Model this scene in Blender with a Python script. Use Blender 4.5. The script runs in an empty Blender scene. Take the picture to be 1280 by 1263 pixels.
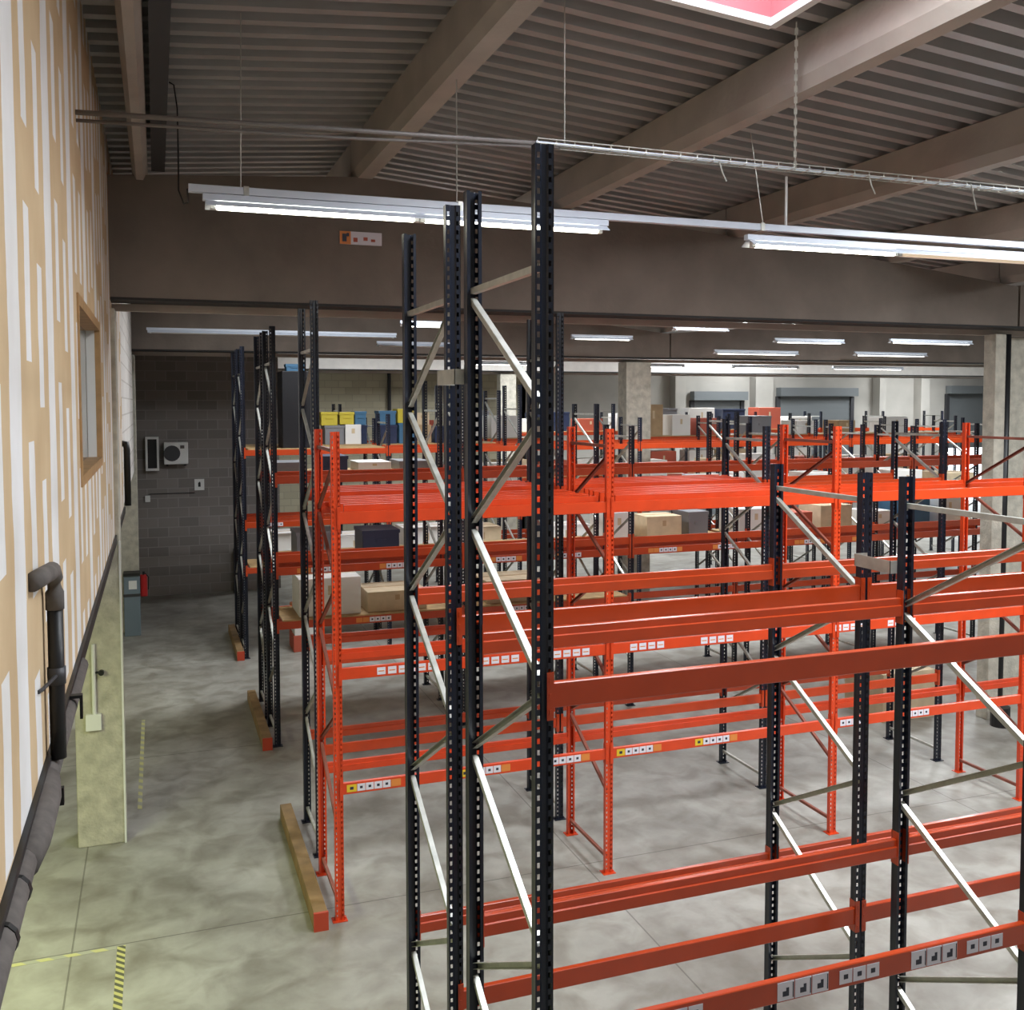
import bpy, math, random
from mathutils import Vector, Matrix
random.seed(7)
S = bpy.context.scene
COL = S.collection
PI = math.pi

# ------------------------------------------------------------------ materials
def mat(name, col=(.5, .5, .5), rough=.6, metal=0., emit=None, es=0., bump=0., bscale=40., var=0., vscale=3., spec=.5):
    m = bpy.data.materials.new(name); m.use_nodes = True
    nt = m.node_tree; b = nt.nodes['Principled BSDF']
    b.inputs['Base Color'].default_value = (*col, 1); b.inputs['Roughness'].default_value = rough
    b.inputs['Metallic'].default_value = metal; b.inputs['Specular IOR Level'].default_value = spec
    if emit:
        b.inputs['Emission Color'].default_value = (*emit, 1); b.inputs['Emission Strength'].default_value = es
    if var or bump:
        tc = nt.nodes.new('ShaderNodeTexCoord')
    if var:
        n = nt.nodes.new('ShaderNodeTexNoise'); n.inputs['Scale'].default_value = vscale; n.inputs['Detail'].default_value = 6
        nt.links.new(tc.outputs['Object'], n.inputs['Vector'])
        r = nt.nodes.new('ShaderNodeValToRGB')
        r.color_ramp.elements[0].position = .3; r.color_ramp.elements[1].position = .7
        r.color_ramp.elements[0].color = (*[c*(1-var) for c in col], 1)
        r.color_ramp.elements[1].color = (*[min(1, c*(1+var)) for c in col], 1)
        nt.links.new(n.outputs['Fac'], r.inputs['Fac']); nt.links.new(r.outputs['Color'], b.inputs['Base Color'])
    if bump:
        n2 = nt.nodes.new('ShaderNodeTexNoise'); n2.inputs['Scale'].default_value = bscale; n2.inputs['Detail'].default_value = 5
        nt.links.new(tc.outputs['Object'], n2.inputs['Vector'])
        bp = nt.nodes.new('ShaderNodeBump'); bp.inputs['Strength'].default_value = bump; bp.inputs['Distance'].default_value = .02
        nt.links.new(n2.outputs['Fac'], bp.inputs['Height']); nt.links.new(bp.outputs['Normal'], b.inputs['Normal'])
    return m

M = {}
M['navy'] = mat('navy_paint', (.0085, .012, .0245), .34, 0, var=.25, vscale=6)
M['orange'] = mat('orange_paint', (.70, .058, .009), .36, 0, var=.08, vscale=5)
M['beam'] = mat('beam_orange_paint', (.50, .054, .010), .30, 0, var=.08, vscale=5)
M['dullred'] = mat('dull_red_brace_paint', (.30, .095, .065), .5, .1, var=.15, vscale=9)
M['bumperwood'] = mat('old_timber', (.27, .17, .075), .75, var=.25, vscale=5)
for _k in ('beam', 'orange'):
    _b = M[_k].node_tree.nodes['Principled BSDF']; _b.inputs['Coat Weight'].default_value = .3; _b.inputs['Coat Roughness'].default_value = .14
M['galv'] = mat('galvanised_steel', (.55, .55, .50), .38, .55, var=.15, vscale=12)
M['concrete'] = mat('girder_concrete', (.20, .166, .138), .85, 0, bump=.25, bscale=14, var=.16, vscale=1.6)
M['purlin'] = mat('purlin_concrete', (.43, .38, .335), .8, 0, bump=.2, bscale=18, var=.14, vscale=1.5)
M['column'] = mat('column_concrete', (.50, .47, .39), .85, 0, bump=.5, bscale=30, var=.2, vscale=7)
M['lightconcrete'] = mat('far_wall_concrete', (.42, .40, .36), .9, 0, var=.12, vscale=.7)
M['deck'] = mat('grey_roof_sheet', (.43, .42, .41), .40, .35, var=.1, vscale=2)
M['black'] = mat('black_plastic', (.008, .008, .009), .45)
M['blackfilm'] = mat('black_film', (.005, .005, .007), .5)
M['darkgrey'] = mat('dark_grey_foam', (.12, .105, .096), .8, var=.2, vscale=20)
M['darksteel'] = mat('dark_steel', (.06, .06, .065), .5, .4)
M['conduit'] = mat('grey_conduit', (.20, .18, .17), .5, .2)
M['white'] = mat('white_paint', (.78, .78, .76), .5)
M['palegirder'] = mat('pale_girder', (.72, .69, .64), .85, var=.06, vscale=4)
M['rail'] = mat('white_enamel_rail', (.62, .67, .75), .35)
M['tubeon'] = mat('lit_tube', (.9, .9, .85), .4, emit=(1, .95, .76), es=12)
M['tubedim'] = mat('far_lit_tube', (.9, .9, .85), .4, emit=(1, .97, .88), es=5)
M['tubeoff'] = mat('ageing_tube', (.75, .72, .66), .35, emit=(1, .72, .45), es=.3)
M['tubedead'] = mat('unlit_tube', (.62, .58, .54), .4)
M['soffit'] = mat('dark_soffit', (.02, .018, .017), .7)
M['pine'] = mat('raw_timber', (.42, .27, .12), .7, var=.22, vscale=5)
M['redend'] = mat('red_painted_end', (.50, .06, .025), .5)
M['windowwood'] = mat('window_timber', (.42, .25, .11), .55, var=.15, vscale=9)
M['glass'] = mat('grey_window_glass', (.24, .24, .22), .08)
M['bluegrey'] = mat('blue_grey_cabinet', (.16, .21, .25), .5)
M['red'] = mat('signal_red', (.55, .02, .02), .4)
M['shutter'] = mat('grey_shutter', (.17, .185, .19), .55, .2)
M['stk_white'] = mat('white_sticker', (.78, .74, .80), .5)
M['stk_yellow'] = mat('yellow_sticker', (.80, .55, .03), .5)
M['stk_black'] = mat('sticker_ink', (.03, .03, .05), .5)
M['stk_orange'] = mat('orange_sticker', (.75, .25, .05), .5)
M['card'] = mat('brown_cardboard', (.42, .29, .16), .8, var=.1, vscale=6)
M['cardlight'] = mat('pale_cardboard', (.58, .46, .30), .8, var=.1, vscale=6)
M['whitecarton'] = mat('white_carton', (.74, .72, .68), .6)
M['yellowcrate'] = mat('yellow_plastic', (.52, .42, .04), .5)
M['bluecrate'] = mat('blue_plastic', (.05, .14, .24), .45)
M['navycrate'] = mat('navy_plastic', (.02, .03, .07), .45)
M['greycrate'] = mat('grey_plastic', (.20, .20, .21), .5)
M['redcarton'] = mat('red_carton', (.45, .09, .05), .6)
M['pinkcurb'] = mat('pink_skylight_lining', (.50, .17, .19), .6)
M['darkvoid'] = mat('dark_void', (.02, .02, .02), .9)

def N(nt, t, **k):
    n = nt.nodes.new(t)
    for a, v in k.items(): setattr(n, a, v)
    return n

def floor_mat():
    m = bpy.data.materials.new('polished_concrete_floor'); m.use_nodes = True
    nt = m.node_tree; b = nt.nodes['Principled BSDF']; L = nt.links.new
    tc = N(nt, 'ShaderNodeTexCoord')
    n1 = N(nt, 'ShaderNodeTexNoise'); n1.inputs['Scale'].default_value = .55; n1.inputs['Detail'].default_value = 8; n1.inputs['Roughness'].default_value = .62
    n2 = N(nt, 'ShaderNodeTexNoise'); n2.inputs['Scale'].default_value = 2.6; n2.inputs['Detail'].default_value = 7; n2.inputs['Distortion'].default_value = .6
    L(tc.outputs['Object'], n1.inputs['Vector']); L(tc.outputs['Object'], n2.inputs['Vector'])
    r1 = N(nt, 'ShaderNodeValToRGB'); e = r1.color_ramp.elements
    e[0].position = .32; e[0].color = (.22, .207, .178, 1); e[1].position = .66; e[1].color = (.445, .438, .395, 1)
    r2 = N(nt, 'ShaderNodeValToRGB'); e = r2.color_ramp.elements
    e[0].position = .33; e[0].color = (.56, .53, .485, 1); e[1].position = .6; e[1].color = (1, 1, 1, 1)
    L(n1.outputs['Fac'], r1.inputs['Fac']); L(n2.outputs['Fac'], r2.inputs['Fac'])
    mx = N(nt, 'ShaderNodeMix', data_type='RGBA', blend_type='MULTIPLY'); mx.inputs['Factor'].default_value = .8
    L(r1.outputs['Color'], mx.inputs['A']); L(r2.outputs['Color'], mx.inputs['B'])
    # saw-cut joints every 5 m
    br = N(nt, 'ShaderNodeTexBrick'); br.offset = 0; br.inputs['Scale'].default_value = 1
    br.inputs['Brick Width'].default_value = 5; br.inputs['Row Height'].default_value = 5; br.inputs['Mortar Size'].default_value = .008
    br.inputs['Color1'].default_value = br.inputs['Color2'].default_value = (1, 1, 1, 1); br.inputs['Mortar'].default_value = (.35, .34, .32, 1)
    mp = N(nt, 'ShaderNodeMapping'); mp.inputs['Location'].default_value = (.8, .55, 0)
    L(tc.outputs['Object'], mp.inputs['Vector']); L(mp.outputs['Vector'], br.inputs['Vector'])
    m2 = N(nt, 'ShaderNodeMix', data_type='RGBA', blend_type='MULTIPLY'); m2.inputs['Factor'].default_value = .7
    L(mx.outputs['Result'], m2.inputs['A']); L(br.outputs['Color'], m2.inputs['B']); L(m2.outputs['Result'], b.inputs['Base Color'])
    rr = N(nt, 'ShaderNodeMapRange'); rr.inputs['To Min'].default_value = .32; rr.inputs['To Max'].default_value = .62
    L(n2.outputs['Fac'], rr.inputs['Value']); L(rr.outputs['Result'], b.inputs['Roughness'])
    return m

def brick_mat(name, c1, c2, mortar, axis='X', bw=.5, bh=.22):
    m = bpy.data.materials.new(name); m.use_nodes = True
    nt = m.node_tree; b = nt.nodes['Principled BSDF']; L = nt.links.new
    tc = N(nt, 'ShaderNodeTexCoord'); sp = N(nt, 'ShaderNodeSeparateXYZ'); cb = N(nt, 'ShaderNodeCombineXYZ')
    L(tc.outputs['Object'], sp.inputs[0]); L(sp.outputs[axis], cb.inputs['X']); L(sp.outputs['Z'], cb.inputs['Y'])
    br = N(nt, 'ShaderNodeTexBrick'); br.inputs['Scale'].default_value = 1; br.inputs['Brick Width'].default_value = bw
    br.inputs['Row Height'].default_value = bh; br.inputs['Mortar Size'].default_value = .012; br.inputs['Bias'].default_value = -.1
    br.inputs['Color1'].default_value = (*c1, 1); br.inputs['Color2'].default_value = (*c2, 1); br.inputs['Mortar'].default_value = (*mortar, 1)
    L(cb.outputs[0], br.inputs['Vector']); L(br.outputs['Color'], b.inputs['Base Color']); b.inputs['Roughness'].default_value = .9
    bp = N(nt, 'ShaderNodeBump'); bp.inputs['Strength'].default_value = .4; bp.inputs['Distance'].default_value = .01; bp.invert = True
    L(br.outputs['Fac'], bp.inputs['Height']); L(bp.outputs['Normal'], b.inputs['Normal'])
    return m
M['brick'] = brick_mat('grey_block_wall', (.25, .225, .21), (.18, .163, .153), (.29, .27, .255), 'X', .5, .25)
M['brickyellow'] = brick_mat('buff_block_wall', (.42, .38, .27), (.34, .31, .22), (.30, .28, .21), 'X', .5, .25)
M['brickside'] = brick_mat('white_block_side', (.70, .67, .63), (.62, .58, .54), (.5, .46, .42), 'Y', .5, .25)

def board_mat():
    """tan plasterboard with white jointing compound: full height joints every 1.2 m, short screw strips between"""
    m = bpy.data.materials.new('jointed_plasterboard'); m.use_nodes = True
    nt = m.node_tree; b = nt.nodes['Principled BSDF']; L = nt.links.new
    def math_(op, a, c=None, d=None):
        n = N(nt, 'ShaderNodeMath', operation=op)
        for i, v in enumerate((a, c, d)):
            if v is None: continue
            if isinstance(v, (int, float)): n.inputs[i].default_value = v
            else: L(v, n.inputs[i])
        return n.outputs[0]
    tc = N(nt, 'ShaderNodeTexCoord'); sp = N(nt, 'ShaderNodeSeparateXYZ'); L(tc.outputs['Object'], sp.inputs[0])
    nz = N(nt, 'ShaderNodeTexNoise'); nz.inputs['Scale'].default_value = 2.2; nz.inputs['Detail'].default_value = 4
    L(tc.outputs['Object'], nz.inputs['Vector'])
    wob = math_('MULTIPLY', math_('SUBTRACT', nz.outputs['Fac'], .5), .10)
    y = math_('ADD', sp.outputs['Y'], wob); z = sp.outputs['Z']
    def strip(period, off, half):       # 1 inside strip
        t = math_('SUBTRACT', y, off)
        f = math_('SUBTRACT', math_('FRACT', math_('ADD', math_('DIVIDE', t, period), .5)), .5)
        return math_('LESS_THAN', math_('ABSOLUTE', f), half/period)
    P = 1.27; O = 3.76
    cell = math_('FLOOR', math_('DIVIDE', math_('SUBTRACT', sp.outputs['Y'], O-P/6), P/3))
    bcell = math_('FLOOR', math_('DIVIDE', math_('SUBTRACT', sp.outputs['Y'], O), P))
    wn = N(nt, 'ShaderNodeTexWhiteNoise', noise_dimensions='1D'); L(cell, wn.inputs['W'])
    wb = N(nt, 'ShaderNodeTexWhiteNoise', noise_dimensions='1D'); L(bcell, wb.inputs['W'])
    zz = math_('ADD', z, math_('ADD', math_('MULTIPLY', wn.outputs['Value'], .24), math_('MULTIPLY', wb.outputs['Value'], .5)))
    seg = math_('LESS_THAN', math_('FRACT', math_('DIVIDE', zz, .90)), .66)
    joint = strip(P, O, .15)
    minor = math_('MULTIPLY', strip(P/3, O, .085), seg)
    fac = math_('MAXIMUM', joint, minor)
    mx = N(nt, 'ShaderNodeMix', data_type='RGBA')
    rt = N(nt, 'ShaderNodeValToRGB'); e = rt.color_ramp.elements
    e[0].position = .3; e[0].color = (.56, .40, .23, 1); e[1].position = .7; e[1].color = (.65, .49, .30, 1)
    L(nz.outputs['Fac'], rt.inputs['Fac']); L(rt.outputs['Color'], mx.inputs['A'])
    rw = N(nt, 'ShaderNodeValToRGB'); e = rw.color_ramp.elements
    e[0].position = .3; e[0].color = (.72, .70, .67, 1); e[1].position = .7; e[1].color = (.84, .83, .83, 1)
    L(nz.outputs['Fac'], rw.inputs['Fac']); L(rw.outputs['Color'], mx.inputs['B'])
    L(fac, mx.inputs['Factor']); L(mx.outputs['Result'], b.inputs['Base Color']); b.inputs['Roughness'].default_value = .85
    return m
M['board'] = board_mat()
M['floor'] = floor_mat()

def stripe_mat(name, ca, cb_, freq, gap=False):
    m = bpy.data.materials.new(name); m.use_nodes = True
    nt = m.node_tree; b = nt.nodes['Principled BSDF']; L = nt.links.new
    tc = N(nt, 'ShaderNodeTexCoord'); sp = N(nt, 'ShaderNodeSeparateXYZ'); L(tc.outputs['Object'], sp.inputs[0])
    a = N(nt, 'ShaderNodeMath', operation='ADD'); L(sp.outputs['X'], a.inputs[0]); L(sp.outputs['Y'], a.inputs[1])
    f = N(nt, 'ShaderNodeMath', operation='MULTIPLY'); L(a.outputs[0], f.inputs[0]); f.inputs[1].default_value = freq
    fr = N(nt, 'ShaderNodeMath', operation='FRACT'); L(f.outputs[0], fr.inputs[0])
    lt = N(nt, 'ShaderNodeMath', operation='LESS_THAN'); L(fr.outputs[0], lt.inputs[0]); lt.inputs[1].default_value = .5
    mx = N(nt, 'ShaderNodeMix', data_type='RGBA'); mx.inputs['A'].default_value = (*ca, 1); mx.inputs['B'].default_value = (*cb_, 1)
    L(lt.outputs[0], mx.inputs['Factor']); L(mx.outputs['Result'], b.inputs['Base Color']); b.inputs['Roughness'].default_value = .6
    return m
M['hazard'] = stripe_mat('yellow_black_hazard', (.50, .47, .17), (.10, .10, .06), 11)
M['worntape'] = stripe_mat('worn_yellow_tape', (.50, .48, .22), (.36, .36, .29), 4.5)

# ------------------------------------------------------------------ mesh helpers
class MB:
    def __init__(s): s.v = []; s.f = []; s.mi = []
    def quad(s, pts, mi=0):
        n = len(s.v); s.v += [tuple(p) for p in pts]; s.f.append(tuple(range(n, n+len(pts)))); s.mi.append(mi)
    def box(s, x0, x1, y0, y1, z0, z1, mi=0):
        n = len(s.v)
        s.v += [(x0, y0, z0), (x1, y0, z0), (x1, y1, z0), (x0, y1, z0), (x0, y0, z1), (x1, y0, z1), (x1, y1, z1), (x0, y1, z1)]
        for q in ((0, 3, 2, 1), (4, 5, 6, 7), (0, 1, 5, 4), (1, 2, 6, 5), (2, 3, 7, 6), (3, 0, 4, 7)):
            s.f.append(tuple(n+i for i in q)); s.mi.append(mi)
        return s
    def cbox(s, c, d, mi=0):
        return s.box(c[0]-d[0]/2, c[0]+d[0]/2, c[1]-d[1]/2, c[1]+d[1]/2, c[2]-d[2]/2, c[2]+d[2]/2, mi)
    def prism(s, poly, axis, a, b, mi=0):
        """poly in the two other axes (order: x->(y,z), y->(x,z), z->(x,y)); extruded a..b"""
        def P(p, t): return {'x': (t, p[0], p[1]), 'y': (p[0], t, p[1]), 'z': (p[0], p[1], t)}[axis]
        n = len(s.v); k = len(poly)
        s.v += [P(p, a) for p in poly] + [P(p, b) for p in poly]
        s.f.append(tuple(n+i for i in range(k))); s.f.append(tuple(n+k+i for i in reversed(range(k)))); s.mi += [mi, mi]
        for i in range(k):
            j = (i+1) % k; s.f.append((n+i, n+k+i, n+k+j, n+j)); s.mi.append(mi)
        return s
    def bar(s, p, q, w, h, mi=0, up=(0, 0, 1)):
        p, q = Vector(p), Vector(q); d = (q-p).normalized(); u = Vector(up)
        if abs(d.dot(u)) > .98: u = Vector((1, 0, 0))
        r = d.cross(u).normalized(); u = r.cross(d)
        n = len(s.v)
        for c in (p, q):
            for a, b in ((-1, -1), (1, -1), (1, 1), (-1, 1)): s.v.append(tuple(c+r*a*w/2+u*b*h/2))
        for f in ((0, 1, 2, 3), (7, 6, 5, 4), (0, 4, 5, 1), (1, 5, 6, 2), (2, 6, 7, 3), (3, 7, 4, 0)):
            s.f.append(tuple(n+i for i in f)); s.mi.append(mi)
        return s
    def tube(s, pts, r, k=8, mi=0):
        pts = [Vector(p) for p in pts]; n = len(s.v); L = len(pts)
        for i, p in enumerate(pts):
            d = (pts[min(i+1, L-1)]-pts[max(i-1, 0)]).normalized()
            u = Vector((0, 0, 1)) if abs(d.z) < .95 else Vector((1, 0, 0))
            a = d.cross(u).normalized(); b = a.cross(d)
            for j in range(k):
                t = 2*PI*j/k; s.v.append(tuple(p+a*r*math.cos(t)+b*r*math.sin(t)))
        for i in range(L-1):
            for j in range(k):
                jj = (j+1) % k; s.f.append((n+i*k+j, n+i*k+jj, n+(i+1)*k+jj, n+(i+1)*k+j)); s.mi.append(mi)
        s.f.append(tuple(n+j for j in range(k))); s.f.append(tuple(n+(L-1)*k+j for j in reversed(range(k)))); s.mi += [mi, mi]
        return s
    def mesh(s, name, mats):
        me = bpy.data.meshes.new(name); me.from_pydata(s.v, [], s.f); me.update()
        if not isinstance(mats, (list, tuple)): mats = [mats]
        for m in mats: me.materials.append(m)
        me.polygons.foreach_set('material_index', s.mi)
        fix(me)
        return me
    def build(s, name, mats, parent=None, bevel=0, smooth=False, loc=None):
        me = s.mesh(name, mats)
        return link(name, me, parent, loc, bevel, smooth)

import bmesh
def fix(me):
    bm = bmesh.new(); bm.from_mesh(me); bmesh.ops.recalc_face_normals(bm, faces=bm.faces[:]); bm.to_mesh(me); bm.free()

def link(name, me, parent=None, loc=None, bevel=0, smooth=False, rz=0):
    o = bpy.data.objects.new(name, me); COL.objects.link(o)
    if parent: o.parent = parent
    if loc: o.location = loc
    if rz: o.rotation_euler.z = rz
    if bevel:
        b = o.modifiers.new('bevel', 'BEVEL'); b.width = bevel; b.segments = 2; b.limit_method = 'ANGLE'
    if smooth:
        for p in me.polygons: p.use_smooth = True
    return o

def thing(name, label, cat, loc=(0, 0, 0), group=None):
    o = bpy.data.objects.new(name, None); COL.objects.link(o); o.location = loc; o.empty_display_size = .2
    return tag(o, label, cat, group)
def tag(o, label, cat, group=None):
    o['label'] = label; o['category'] = cat
    if group: o['group'] = group
    return o
def struct(o): o['kind'] = 'structure'; return o

# ------------------------------------------------------------------ setting
BAY = 2.811
Xs = [1.555 + BAY*i for i in range(12)]
ROOF_RIDGE, ROOF_TOP, SLOPE = 2.4, 8.02, .088
def roofz(x):                      # underside of the roof sheet, gable after gable
    t = abs(((x-ROOF_RIDGE)+10.3) % 20.6-10.3)
    return ROOF_TOP-SLOPE*t

struct(MB().box(-6, 46, -4, 39, -.2, 0).build('floor', M['floor']))

# roof sheet: trapezoidal corrugation running along X, with an opening for the skylight
SK = (2.70, 4.50, 4.80, 6.62)      # skylight x0,x1,y0,y1
def roof():
    me = MB(); pitch = .28
    prof = []; y = -4.0
    while y < 39:
        prof += [(y, 0), (y+.10, 0), (y+.12, .15), (y+.26, .15)]; y += pitch
    xs = [-6, -.5] + [ROOF_RIDGE, SK[0], SK[1], 7.5, 12.7, 23, 33.3, 43.6, 46]
    xs = sorted(set(xs))
    idx = {}
    for i, x in enumerate(xs):
        for j, (yy, dz) in enumerate(prof):
            idx[i, j] = len(me.v); me.v.append((x, yy, roofz(x)+dz))
    for i in range(len(xs)-1):
        for j in range(len(prof)-1):
            if SK[0] <= xs[i] and xs[i+1] <= SK[1] and SK[2] < (prof[j][0]+prof[j+1][0])/2 < SK[3]: continue
            me.f.append((idx[i, j], idx[i+1, j], idx[i+1, j+1], idx[i, j+1])); me.mi.append(0)
    o = me.build('ceiling', M['deck'])
    so = o.modifiers.new('sheet', 'SOLIDIFY'); so.thickness = .01; so.offset = 1
    return struct(o)
roof()

def girder(y0, y1, gm):
    zb = 6.08
    pts = [(-.95, zb), (12.42, zb), (12.42, 6.68), (10.1, 6.93), (5.0, 7.36), (2.4, 7.58), (-.95, 7.36)]
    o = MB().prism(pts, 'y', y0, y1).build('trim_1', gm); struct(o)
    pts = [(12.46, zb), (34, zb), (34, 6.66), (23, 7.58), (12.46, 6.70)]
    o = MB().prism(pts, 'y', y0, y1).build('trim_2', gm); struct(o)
    # narrow ledge under the soffit
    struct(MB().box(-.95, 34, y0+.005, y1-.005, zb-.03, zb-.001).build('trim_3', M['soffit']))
    struct(MB().box(-.95, 34, y1+.01, y1+.09, zb-.115, zb-.035).build('trim_3', M['purlin']))
for gy in (11.7, 22.6, 33.5): girder(gy, gy+.42, M['concrete' if gy < 30 else 'palegirder'])  # farthest girder gets a paler material than the other two

# purlins running away from the camera on top of the girders
for i, (x, z, w) in enumerate(((-.12, 7.36, .16), (2.37, 7.56, .26), (4.95, 7.38, .24), (7.52, 7.15, .24), (10.07, 6.93, .24), (12.35, 6.74, .2))):
    top = roofz(x)-.002
    for y0, y1 in ((-4, 11.9), (11.92, 22.8), (22.82, 33.7)):
        pts = [(x-w/2, z+.10), (x-w/2+.045, z), (x+w/2-.045, z), (x+w/2, z+.10), (x+w/2, top), (x-w/2, top)]
        struct(MB().prism(pts, 'y', y0, y1).build('trim_%d' % (4+i), M['purlin']))
# slim steel member beside the left purlin
struct(MB().box(.0, .14, -4, 11.68, 7.46, roofz(.07)-.01).build('trim_10', M['darksteel']))

# left mezzanine wall: plasterboard box with a window opening, floating above the ground floor
XW, ZB = -.45, 3.47
WY0, WY1, WZ0, WZ1 = 6.75, 9.15, 4.43, 5.56
def board_wall():
    m = MB()
    top = 7.86
    m.box(-.62, XW, -4, WY0, ZB, top); m.box(-.62, XW, WY1, 14.9, ZB, top)
    m.box(-.62, XW, WY0, WY1, ZB, WZ0); m.box(-.62, XW, WY0, WY1, WZ1, top)
    struct(m.build('wall_left', M['board']))
board_wall()
struct(MB().box(-.62, XW+.0, 14.9, 21.9, 3.5, 7.86).build('wall_left_far', M['brickside']))
# window
w = struct(MB().box(-.565, -.55, WY0+.03, WY1-.03, WZ0+.03, WZ1-.03).build('window_1', M['glass']))
f = MB(); t = .05
f.box(-.62, XW+.012, WY0-.04, WY0+.02, WZ0-.04, WZ1+.04); f.box(XW-.03, XW+.012, WY1-.02, WY1+.04, WZ0-.04, WZ1+.04)
f.box(-.62, XW+.012, WY0+.02, WY1-.02, WZ0-.04, WZ0+.03); f.box(-.62, XW+.012, WY0+.02, WY1-.02, WZ1-.03, WZ1+.04)
f.build('window_frame', M['windowwood'], w)
MB().box(-.548, XW-.031, WY1-.025, WY1-.002, WZ0+.03, WZ1-.03).build('window_reveal', M['white'], w)
MB().box(-.575, -.54, (WY0+WY1)/2-.025, (WY0+WY1)/2+.025, WZ0+.03, WZ1-.03).build('mullion', M['windowwood'], w)
# black trim painted as the gap shadow under the boards; mezzanine slab behind it
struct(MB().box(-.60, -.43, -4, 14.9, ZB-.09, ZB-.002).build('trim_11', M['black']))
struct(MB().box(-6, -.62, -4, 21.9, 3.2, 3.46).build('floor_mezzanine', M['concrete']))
struct(MB().box(-6, -5.8, -4, 39, 0, 8.4).build('wall_side', M['lightconcrete']))
struct(MB().box(-6, 46, -4.2, -4, 0, 8.4).build('wall_front', M['lightconcrete']))
struct(MB().box(46, 46.2, -4, 39, 0, 8.4).build('wall_right', M['lightconcrete']))
# back block wall, its return, and the buff wall deeper in
struct(MB().box(-6, 3.05, 26.75, 26.95, 0, 7.9).build('wall_back_left', M['brick']))
struct(MB().box(2.9, 3.05, 26.95, 33.92, 0, 7.9).build('wall_return', M['brick']))
struct(MB().box(3.05, 13.5, 36.0, 36.2, 0, 7.5).build('wall_back', M['brickyellow']))
# far wall with three roller doors; the right one is half open to daylight
doors = [(22.1, 24.3, 5.06, 0.0), (26.5, 30.2, 5.24, 0.0), (36.1, 39.4, 5.37, 2.72)]
fw = MB(); x = 13.5
for a, b, zt, zo in doors:
    fw.box(x, a, 38, 38.25, 0, 8); fw.box(a, b, 38, 38.25, zt, 8); x = b
fw.box(x, 46, 38, 38.25, 0, 8)
fw.box(13.3, 13.5, 36.0, 38.25, 0, 8)
struct(fw.build('wall_far', M['lightconcrete']))
for i, (a, b, zt, zo) in enumerate(doors):
    m = MB(); z = zo; k = 0
    while z < zt-.02:
        z1 = min(z+.12, zt); m.box(a-.06, b+.06, 37.93-.012*(k % 2), 37.97, z, z1); z = z1; k += 1
    d = struct(m.build('door_%d' % (i+1), M['shutter']))
    h = MB().box(a-.25, b+.25, 37.55, 37.92, zt-.02, zt+.36); h.build('shutter_box', M['shutter'], d)
    g = MB().box(a-.25, a-.07, 37.85, 37.995, 0, zt-.03).box(b+.07, b+.25, 37.85, 37.995, 0, zt-.03); g.build('guide_rail', M['darksteel'], d)
# pilasters on the far wall
for xx, ww in ((20.9, .5), (24.9, .9), (31.6, .35), (34.0, .5)):
    struct(MB().box(xx, xx+ww, 37.5, 37.99, 0, 8).build('trim_12', M['lightconcrete']))

# concrete columns
def column(x0, x1, y0, y1, z1, label, extra=None):
    t = struct(MB().box(x0, x1, y0, y1, 0, z1).build('column', M['column'], bevel=.012))
    return t
c1 = column(-.90, -.405, 11.69, 12.15, 5.955, '')
c2 = column(-.84, -.41, 22.6, 23.1, 5.955, '')
c3 = column(12.02, 12.23, 11.72, 11.95, 5.955, '')
c4 = column(11.2, 11.9, 22.62, 23.1, 5.955, '')
c5 = column(11.6, 12.2, 33.5, 33.9, 5.955, '')
struct(MB().box(12.8, 17, 12.3, 12.5, 0, 5.95).build('wall_panel', M['column']))

# ------------------------------------------------------------------ pallet racking
POST_W, POST_D = .080, .050
_cache = {}
def post_mesh(h, mk):
    key = ('post', round(h, 3), mk)
    if key in _cache: return _cache[key]
    m = MB(); W = POST_W/2; D = POST_D
    xs = [(-W, 0), (-.033, 0), (-.019, 0), (-.011, .007), (.011, .007), (.019, 0), (.033, 0), (W, 0)]
    zs = [0, .04]; kinds = [0]; z = .04
    while z+.05 < h-.01:
        zs += [z+.024, z+.05]; kinds += [1, 0]; z += .05
    zs.append(h); kinds.append(0)
    ids = {}
    def vid(i, k, x, y):
        if (i, k) not in ids: ids[i, k] = len(m.v); m.v.append((x, y-D/2, zs[k]))
        return ids[i, k]
    cols = [(-.022, D), (-W, D)] + xs + [(W, D), (.022, D)]
    # lips and flanges only need the two end rows
    K = len(zs)-1
    for i in range(len(cols)-1):
        (xa, ya), (xb, yb) = cols[i], cols[i+1]
        web = 2 <= i <= 8
        if not web:
            n = len(m.v)
            m.v += [(xa, ya-D/2, 0), (xb, yb-D/2, 0), (xb, yb-D/2, h), (xa, ya-D/2, h)]
            m.f.append((n, n+1, n+2, n+3)); m.mi.append(0); continue
        hole = i in (3, 7)
        if hole:
            for k in range(K):
                if kinds[k] == 1: continue
                m.f.append((vid(i, k, xa, ya), vid(i+1, k, xb, yb), vid(i+1, k+1, xb, yb), vid(i, k+1, xa, ya))); m.mi.append(0)
        else:
            for k in range(K):
                m.f.append((vid(i, k, xa, ya), vid(i+1, k, xb, yb), vid(i+1, k+1, xb, yb), vid(i, k+1, xa, ya))); m.mi.append(0)
    me = bpy.data.meshes.new('post'); me.from_pydata(m.v, [], m.f); me.update()
    bm = bmesh.new(); bm.from_mesh(me); bmesh.ops.remove_doubles(bm, verts=bm.verts[:], dist=1e-5)
    bmesh.ops.recalc_face_normals(bm, faces=bm.faces[:])
    bmesh.ops.solidify(bm, geom=bm.faces[:], thickness=.0022); bm.to_mesh(me); bm.free()
    me.materials.append(M[mk]); _cache[key] = me
    return me
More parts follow.
